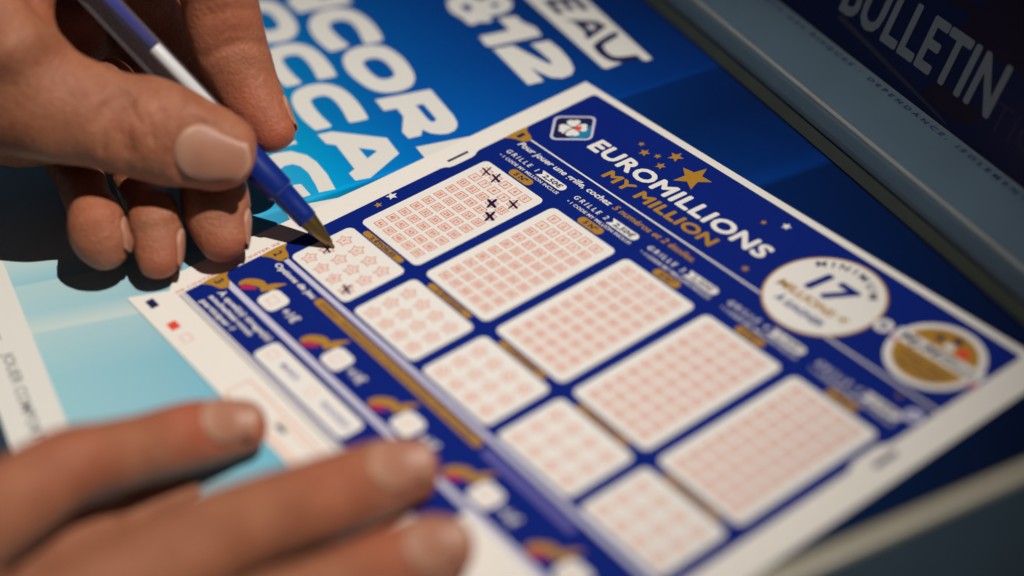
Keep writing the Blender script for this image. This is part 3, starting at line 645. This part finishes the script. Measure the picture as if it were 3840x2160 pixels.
def nail_tint():
    nt = M['nail'].node_tree; N = nt.nodes; b = N['Principled BSDF']; old = b.inputs['Base Color'].links[0].from_socket
    at = N.new('ShaderNodeAttribute'); at.attribute_name = 'along'
    rp = N.new('ShaderNodeValToRGB'); e = rp.color_ramp.elements
    for _ in range(3): e.new(0.5)
    for q, (p_, v) in zip(e, ((0.0, 0.35), (0.16, 0.28), (0.34, 0.0), (0.90, 0.0), (0.96, 0.45))): q.position = p_; q.color = (v, v, v, 1)
    mx = N.new('ShaderNodeMix'); mx.data_type = 'RGBA'; nt.links.new(at.outputs['Fac'], rp.inputs[0]); nt.links.new(rp.outputs[0], mx.inputs[0])
    nt.links.new(old, mx.inputs[6]); mx.inputs[7].default_value = (0.52, 0.33, 0.225, 1); nt.links.new(mx.outputs[2], b.inputs['Base Color'])
nail_tint()
M['nail'].node_tree.nodes['Principled BSDF'].inputs['Subsurface Weight'].default_value = 0.25
M['nail'].node_tree.nodes['Principled BSDF'].inputs['Subsurface Scale'].default_value = 0.0015
M['nail'].node_tree.nodes['Principled BSDF'].inputs['Subsurface Radius'].default_value = (1, 0.45, 0.3)

def stations(rows, ratio):
    """rows: px, py, ('h', height) or ('d', depth), half width px [, depth ratio]"""
    out = []
    for r in rows:
        d = depth_at_height(r[0], r[1], r[2][1]) if r[2][0] == 'h' else r[2][1]
        ra = r[3]*d/FPX; k_ = r[4] if len(r) > 4 else ratio
        out.append([*cam_pt(r[0], r[1], d), ra, ra*k_])
    return out

def build_hand(name, chains, nails, grooves, flushes, h, lo_, hi_, wob=0.16):
    fld = Field(lo_, hi_, h)
    for rows, ratio, k_ in chains: fld.blend(fld.chain(stations(rows, ratio)), k_)
    for ax in range(3):                      # closed ends outside the picture
        for e_ in (0, -1):
            sl_ = [slice(None)]*3; sl_[ax] = e_; fld.F[tuple(sl_)] = np.maximum(fld.F[tuple(sl_)], 0.6)
    # organic unevenness
    X, Y, Z = fld.coords((slice(None),)*3); nz = 0
    for q in range(9):
        v = rng.normal(size=3); v *= 2*math.pi/rng.uniform(7, 22)/np.linalg.norm(v); nz = nz+np.sin(X*v[0]+Y*v[1]+Z*v[2]+rng.uniform(0, 6.28))
    fld.F += (nz*wob/3).astype(np.float32)
    for pts, rad, amp in grooves:
        cp = []
        for px, py in pts:
            d0 = None
            for d in np.arange(340, 560, 0.5):
                if fld.sample(cam_pt(px, py, d)) < 0: d0 = d; break
            if d0: cp.append(cam_pt(px, py, d0))
        if len(cp) > 1: fld.groove(cp, rad, amp)
    nail_meshes = []
    for (px, py, hd, ang, L_, phi, roll, pitch, rlim, tilt) in nails:
        d = depth_at_height(px, py, hd[1]) if hd[0] == 'h' else hd[1]
        O = cam_pt(px, py, d); e1 = np.array([math.cos(math.radians(ang)), math.sin(math.radians(ang)), 0.0])
        pz = math.radians(pitch); e1 = e1*math.cos(pz)+np.array([0, 0, 1.0])*math.sin(pz)
        v = np.array([0, 0, 1.0]); e3 = v-e1*(v@e1); e3 /= np.linalg.norm(e3); e2 = np.cross(e3, e1)
        a = math.radians(roll); e3, e2 = e3*math.cos(a)+e2*math.sin(a), e2*math.cos(a)-e3*math.sin(a)
        nu, nv = 25, 27; R = np.zeros((nv, nu)); D = np.zeros((nv, nu, 3)); Bp = np.zeros((nv, nu, 3)); rho = np.zeros((nv, nu))
        for j in range(nv):
            b = -1+2*j/(nv-1)
            for i in range(nu):
                aa = -1+2*i/(nu-1)
                # proximal end rounded, free edge gently curved
                bb = b*(1-0.26*aa*aa) if b > 0 else b*math.sqrt(max(0.0, 1-0.85*abs(aa)**2.4))
                wn = 1.0 if b > -0.2 else 1.0-0.14*((-0.2-b)/0.8)**2
                f = math.radians(phi)*aa*wn; dr = e3*math.cos(f)+e2*math.sin(f); o_ = O+e1*bb*L_
                D[j, i] = dr; Bp[j, i] = o_; rho[j, i] = max(abs(aa), abs(b))
        rr = np.linspace(0.5, 26, 140); pos = Bp[:, :, None, :]+D[:, :, None, :]*rr[None, None, :, None]
        S_ = fld.sample(pos.reshape(-1, 3)).reshape(nv, nu, -1)
        out_ = S_ >= 0; last = np.where(out_.any(2), np.argmax(out_, 2)-1, 60); last = np.clip(last, 0, 138)
        s0 = np.take_along_axis(S_, last[..., None], 2)[..., 0]; s1 = np.take_along_axis(S_, (last+1)[..., None], 2)[..., 0]
        R = rr[last]+(rr[1]-rr[0])*np.clip(s0/np.where(np.abs(s0-s1) < 1e-6, 1, s0-s1), 0, 1)
        R = np.minimum(R, rlim)
        j0 = int(nv*0.62)
        for j in range(j0, nv): R[j] = np.maximum(R[j], R[j0]-0.0-tilt*(j-j0)/(nv-j0)*1.0)
        # smooth the radius map
        for _ in range(6):
            Rp = np.pad(R, 1, mode='edge'); R = (Rp[1:-1, 1:-1]*2+Rp[:-2, 1:-1]+Rp[2:, 1:-1]+Rp[1:-1, :-2]+Rp[1:-1, 2:])/6
        lift = np.zeros((nv, nu))
        for j in range(nv):
            b = -1+2*j/(nv-1)
            for i in range(nu):
                aa = -1+2*i/(nu-1); lift[j, i] = 0.16-0.6*max(0, (abs(aa)-0.82)/0.18)**2*(1.0 if b < 0.75 else 0.4)-(0.75*max(0, (-b-0.82)/0.18)**2)
        V = Bp+D*(R+lift)[..., None]
        nail_meshes.append((V.reshape(-1, 3), nu, nv))
        # seat the nail: lower the flesh beneath it and raise a fold round its sides and base
        rmax = max(14.0, L_*1.7); sl_ = fld.window(O, np.array([rmax+6]*3)); X, Y, Z = fld.coords(sl_)
        X = X-O[0]; Y = Y-O[1]; Z = Z-O[2]
        u1 = X*e1[0]+Y*e1[1]+Z*e1[2]; u2 = X*e2[0]+Y*e2[1]+Z*e2[2]; u3 = X*e3[0]+Y*e3[1]+Z*e3[2]
        aa = np.arctan2(u2, u3)/math.radians(phi); b = u1/L_
        ru = np.maximum(np.abs(aa), np.where(b > 0, b*0.9, np.sqrt(np.clip(b*b+0.35*aa*aa*(b < 0), 0, None))))
        inside = 1/(1+np.exp((ru-0.95)*26)); fold = np.exp(-((ru-1.10)/0.10)**2)*(b < 0.75)
        front = (u3 > -2)
        near = np.sqrt(u2*u2+u3*u3) < rlim+1.6
        fld.F[sl_] += ((0.38*inside-0.20*fold)*front*near).astype(np.float32)
    V, Fq = fld.mesh()
    fl = np.zeros(len(V))
    for px, py, hd, rad, amt in flushes:
        d = depth_at_height(px, py, hd[1]) if hd[0] == 'h' else hd[1]
        c_ = cam_pt(px, py, d); fl = np.maximum(fl, amt*np.exp(-(((V-c_)**2).sum(1))/(rad*rad)))
    Wd = to_world(V)*MM; org = Wd.mean(0); org[2] = max(Wd[:, 2].min(), 0.0)
    me = bpy.data.meshes.new(name); me.vertices.add(len(V)); me.vertices.foreach_set('co', (Wd-org).astype(np.float32).ravel())
    nq = len(Fq); me.loops.add(nq*4); me.loops.foreach_set('vertex_index', Fq.astype(np.int32).ravel())
    me.polygons.add(nq); me.polygons.foreach_set('loop_start', np.arange(0, nq*4, 4, dtype=np.int32)); me.polygons.foreach_set('use_smooth', np.ones(nq, bool))
    me.update(calc_edges=True); me.validate()
    att = me.attributes.new('flush', 'FLOAT', 'POINT'); att.data.foreach_set('value', fl.astype(np.float32))
    bm = bmesh.new(); bm.from_mesh(me)
    for _ in range(2): bmesh.ops.smooth_vert(bm, verts=bm.verts[:], factor=0.35, use_axis_x=True, use_axis_y=True, use_axis_z=True)
    bmesh.ops.recalc_face_normals(bm, faces=bm.faces[:]); bm.to_mesh(me); bm.free()
    o = link(name, me, M['skin']); o.location = tuple(org)
    for V_, nu, nv in nail_meshes:
        f = [(j*nu+i, j*nu+i+1, (j+1)*nu+i+1, (j+1)*nu+i) for j in range(nv-1) for i in range(nu-1)]
        nm = pydata('fingernail', to_world(V_)*MM-org, f, True); nm.attributes.new('along', 'FLOAT', 'POINT').data.foreach_set('value', np.repeat(np.linspace(0, 1, nv), nu).astype(np.float32)); no = link('fingernail', nm, M['nail'], o)
        so = no.modifiers.new('thickness', 'SOLIDIFY'); so.thickness = 0.00045; so.offset = -1.0
    return o

H = lambda v: ('h', v)
D_ = lambda v: ('d', v)
# --- writing hand
thumb = [(872, 573, H(33), 128), (815, 562, H(34), 148), (740, 540, H(36), 161), (655, 512, H(38.5), 182), (560, 482, H(41), 190), (450, 458, H(44), 184), (330, 428, H(47), 190), (200, 392, H(50), 212), (80, 345, H(52), 240), (-60, 300, H(53), 270), (-230, 260, H(54), 290), (-430, 240, H(54), 300), (-640, 230, H(54), 310)]
index = [(1032, 502, D_(484), 84), (985, 425, D_(485), 104), (925, 320, D_(486), 120), (872, 200, D_(485), 138), (836, 70, D_(482), 146), (800, -60, D_(478), 145), (715, -180, D_(473), 145), (570, -250, D_(468), 145), (400, -290, D_(465), 150), (230, -310, D_(464), 160), (80, -300, D_(466), 170)]
middle = [(842, 905, H(8.5), 92), (825, 845, H(11), 114), (810, 775, H(14.5), 127), (800, 700, H(17), 126), (785, 600, D_(500), 120), (745, 450, D_(506), 118), (685, 290, D_(508), 118), (610, 130, D_(506), 118), (500, -40, D_(500), 125), (340, -180, D_(490), 140)]
ring_f = [(600, 985, H(7.5), 76), (594, 925, H(10), 94), (583, 855, H(13.5), 103), (572, 808, H(16), 100), (556, 765, D_(494), 90), (520, 670, D_(512), 95), (450, 500, D_(518), 105), (360, 300, D_(512), 115), (250, 80, D_(502), 125)]
pinky = [(404, 948, H(11), 78), (386, 908, H(13.5), 104), (368, 860, H(16.5), 113), (352, 812, H(19), 106), (335, 765, D_(489), 92), (300, 670, D_(506), 95), (240, 520, D_(515), 110), (150, 330, D_(508), 130)]
heel = [(140, 460, D_(514), 130), (-60, 480, D_(502), 150), (-250, 470, D_(492), 170), (-450, 420, D_(484), 220), (-650, 380, D_(480), 240)]  # heel of the hand, added as hidden mass to stop light leaking under the thumb
light_block = [(440, 320, D_(490), 110), (320, 410, D_(492), 125), (200, 480, D_(494), 130), (60, 500, D_(492), 130)]  # unseen mass added behind the thumb to keep light off the curled fingers
palm = [(250, 60, D_(500), 160), (170, 250, D_(505), 210), (40, 390, D_(500), 200), (-120, 400, D_(487), 230), (-330, 380, D_(475), 260)]
hollow2 = [(470, -120, D_(505), 150), (390, 40, D_(514), 160), (300, 220, D_(518), 160)]
hollow = [(660, -140, D_(505), 120), (580, 20, D_(512), 140), (470, 200, D_(520), 140), (350, 400, D_(522), 140), (250, 560, D_(515), 120)]
web = [(60, 230, D_(464), 130), (105, 100, D_(467), 90), (128, 0, D_(468), 82), (150, -110, D_(466), 95), (190, -260, D_(465), 120)]
thenar = [(-90, -170, D_(462), 140), (-40, 10, D_(458), 118), (40, 190, D_(455), 150)]
wr_grooves = []
rw = random.Random(11)
for q in range(13):
    cx = rw.uniform(385, 600); y0 = rw.uniform(330, 440); y1 = y0+rw.uniform(70, 190); lean = rw.uniform(-25, 35); ph = rw.uniform(0, 6)
    pts = [(cx+lean*t_+6*math.sin(ph+4*t_), y0+(y1-y0)*t_) for t_ in np.linspace(0, 1, 7)]
    wr_grooves.append((pts, rw.uniform(0.8, 1.4), rw.uniform(0.32, 0.62)))
wr_grooves += [([(640, 440), (700, 435), (800, 440), (900, 470)], 1.3, -0.25), ([(770, 215), (830, 178), (900, 158), (985, 165)], 1.6, 0.75), ([(800, 150), (860, 120), (960, 118)], 1.2, 0.3), ([(790, 60), (860, 35), (950, 40)], 1.4, 0.35), ([(540, 770), (570, 762), (600, 768)], 1.2, 0.2)]
wr_nails = [  # px, py, place, axis angle (deg, up positive), half length mm, half angle, roll, pitch, free, tilt
    (822, 582, H(34), -14, 10.2, 60, -8, 4, 20, 1.6),
    (832, 872, H(10), -80, 5.8, 34, 104, 2, 8.3, 2.6),
    (595, 940, H(9.3), -86, 5.8, 34, 98, 2, 6.9, 2.4),
    (388, 908, H(13.5), -70, 5.2, 34, 96, 2, 7.5, 2.2),
    (1006, 460, D_(484.5), -60, 5.6, 34, 110, 2, 7.4, 2.4),
]
wr_flush = [(1050, 540, D_(478), 12, 0.75), (930, 400, D_(478), 11, 0.5), (860, 960, H(6), 9, 0.55), (600, 1010, H(6), 9, 0.5), (560, 800, H(26), 8, 0.35), (340, 800, H(26), 9, 0.5), (900, 690, D_(465), 8, 0.4), (880, 60, D_(472), 14, 0.35), (120, 30, D_(472), 12, 0.5), (490, 460, D_(446), 11, 0.45), (700, 640, D_(455), 9, 0.3), (300, 420, D_(440), 14, 0.2)]
allp = np.array([s_[:3] for c_ in (thumb, index, middle, ring_f, pinky, palm, web, thenar, heel, light_block, hollow, hollow2) for s_ in stations(c_, 0.8)])
lo_h = np.array([cam_pt(-640, 0, 470)[0], cam_pt(0, 1100, 480)[1], -552]); hi_h = np.array([cam_pt(1140, 0, 490)[0], cam_pt(0, -420, 450)[1], -392])
hand = build_hand('hand', [(palm, 0.75, 2.0), (hollow, 0.6, 3.0), (hollow2, 0.6, 3.0), (web, 0.8, 5.0), (heel, 0.8, 3.0), (light_block, 0.8, 3.0), (thenar, 0.8, 8.0), (thumb, 0.74, 8.0), (index, 0.86, 2.0), (middle, 0.86, 1.2), (ring_f, 0.86, 1.2), (pinky, 0.88, 1.2)],
                  wr_nails, wr_grooves, wr_flush, 0.75, lo_h, hi_h)
tag(hand, 'hand gripping the pen between thumb and forefinger above the slip', 'hand')

# --- resting hand
r_index = [(925, 1600, H(8), 104), (870, 1604, H(9), 114), (780, 1622, H(11), 126), (650, 1652, H(15), 132), (520, 1688, H(19), 132), (400, 1715, H(23), 140), (290, 1740, H(26), 152), (170, 1800, H(27), 160), (40, 1890, H(28), 175), (-120, 1990, H(30), 200), (-260, 2100, H(32), 230), (-480, 2250, H(33), 260)]
r_middle = [(1555, 1766, H(8), 118), (1495, 1772, H(9), 136), (1380, 1812, H(11), 150), (1220, 1868, H(15), 160), (1050, 1925, H(20), 165), (880, 1990, H(25), 178), (720, 2070, H(29), 190), (550, 2160, H(32), 200), (350, 2270, H(34), 215), (150, 2380, H(36), 235)]
r_ring = [(1690, 2058, H(8), 118), (1630, 2064, H(9), 136), (1510, 2108, H(11), 148), (1370, 2164, H(14), 150), (1200, 2240, H(19), 160), (1000, 2330, H(24), 170), (800, 2430, H(28), 190), (550, 2520, H(32), 215)]
r_web = [(720, 1835, H(0), 50), (560, 1895, H(1), 85), (430, 1960, H(3), 105), (230, 2060, H(8), 140), (0, 2170, H(12), 180)]
r_web2 = [(1250, 2090, H(2), 70), (1050, 2170, H(6), 110), (800, 2280, H(12), 150)]
r_back = [(-560, 2560, H(32), 330), (-300, 2450, H(32), 320), (-40, 2480, H(33), 320), (250, 2640, H(32), 300), (480, 2760, H(30), 280)]
rs_nails = [(880, 1602, H(8.5), 6, 6.4, 44, 24, -3, 20, 1.2), (1515, 1770, H(8.5), 12, 7.2, 44, 24, -3, 20, 1.2), (1650, 2064, H(8.5), 14, 7.0, 44, 22, -3, 20, 1.2)]
rs_flush = [(960, 1620, H(8), 9, 0.7), (760, 1600, H(16), 11, 0.75), (1620, 1800, H(6), 9, 0.5), (1250, 1800, H(20), 14, 0.35), (1730, 2100, H(8), 10, 0.6), (1450, 2080, H(16), 12, 0.5), (330, 1700, H(34), 14, 0.35)]
rs_gr = [([(640+dx, 1570), (632+dx, 1640), (650+dx, 1720)], 1.2, 0.28) for dx in (-25, 0, 28)]+[([(1210+dx, 1760), (1200+dx, 1850), (1225+dx, 1950)], 1.3, 0.3) for dx in (-30, 0, 32)]
lo_r = np.array([cam_pt(-560, 0, 420)[0], cam_pt(0, 2760, 400)[1], -478]); hi_r = np.array([cam_pt(1850, 0, 410)[0], cam_pt(0, 1430, 440)[1], -330])
hand2 = build_hand('hand', [(r_back, 0.6, 2.0), (r_web, 0.8, 3.0), (r_web2, 0.8, 3.0), (r_index, 0.84, 3.0), (r_middle, 0.84, 3.0), (r_ring, 0.84, 2.0)], rs_nails, rs_gr, rs_flush, 0.85, lo_r, hi_r)
tag(hand2, 'blurred hand in the foreground with three fingers pressing the slip flat', 'hand')
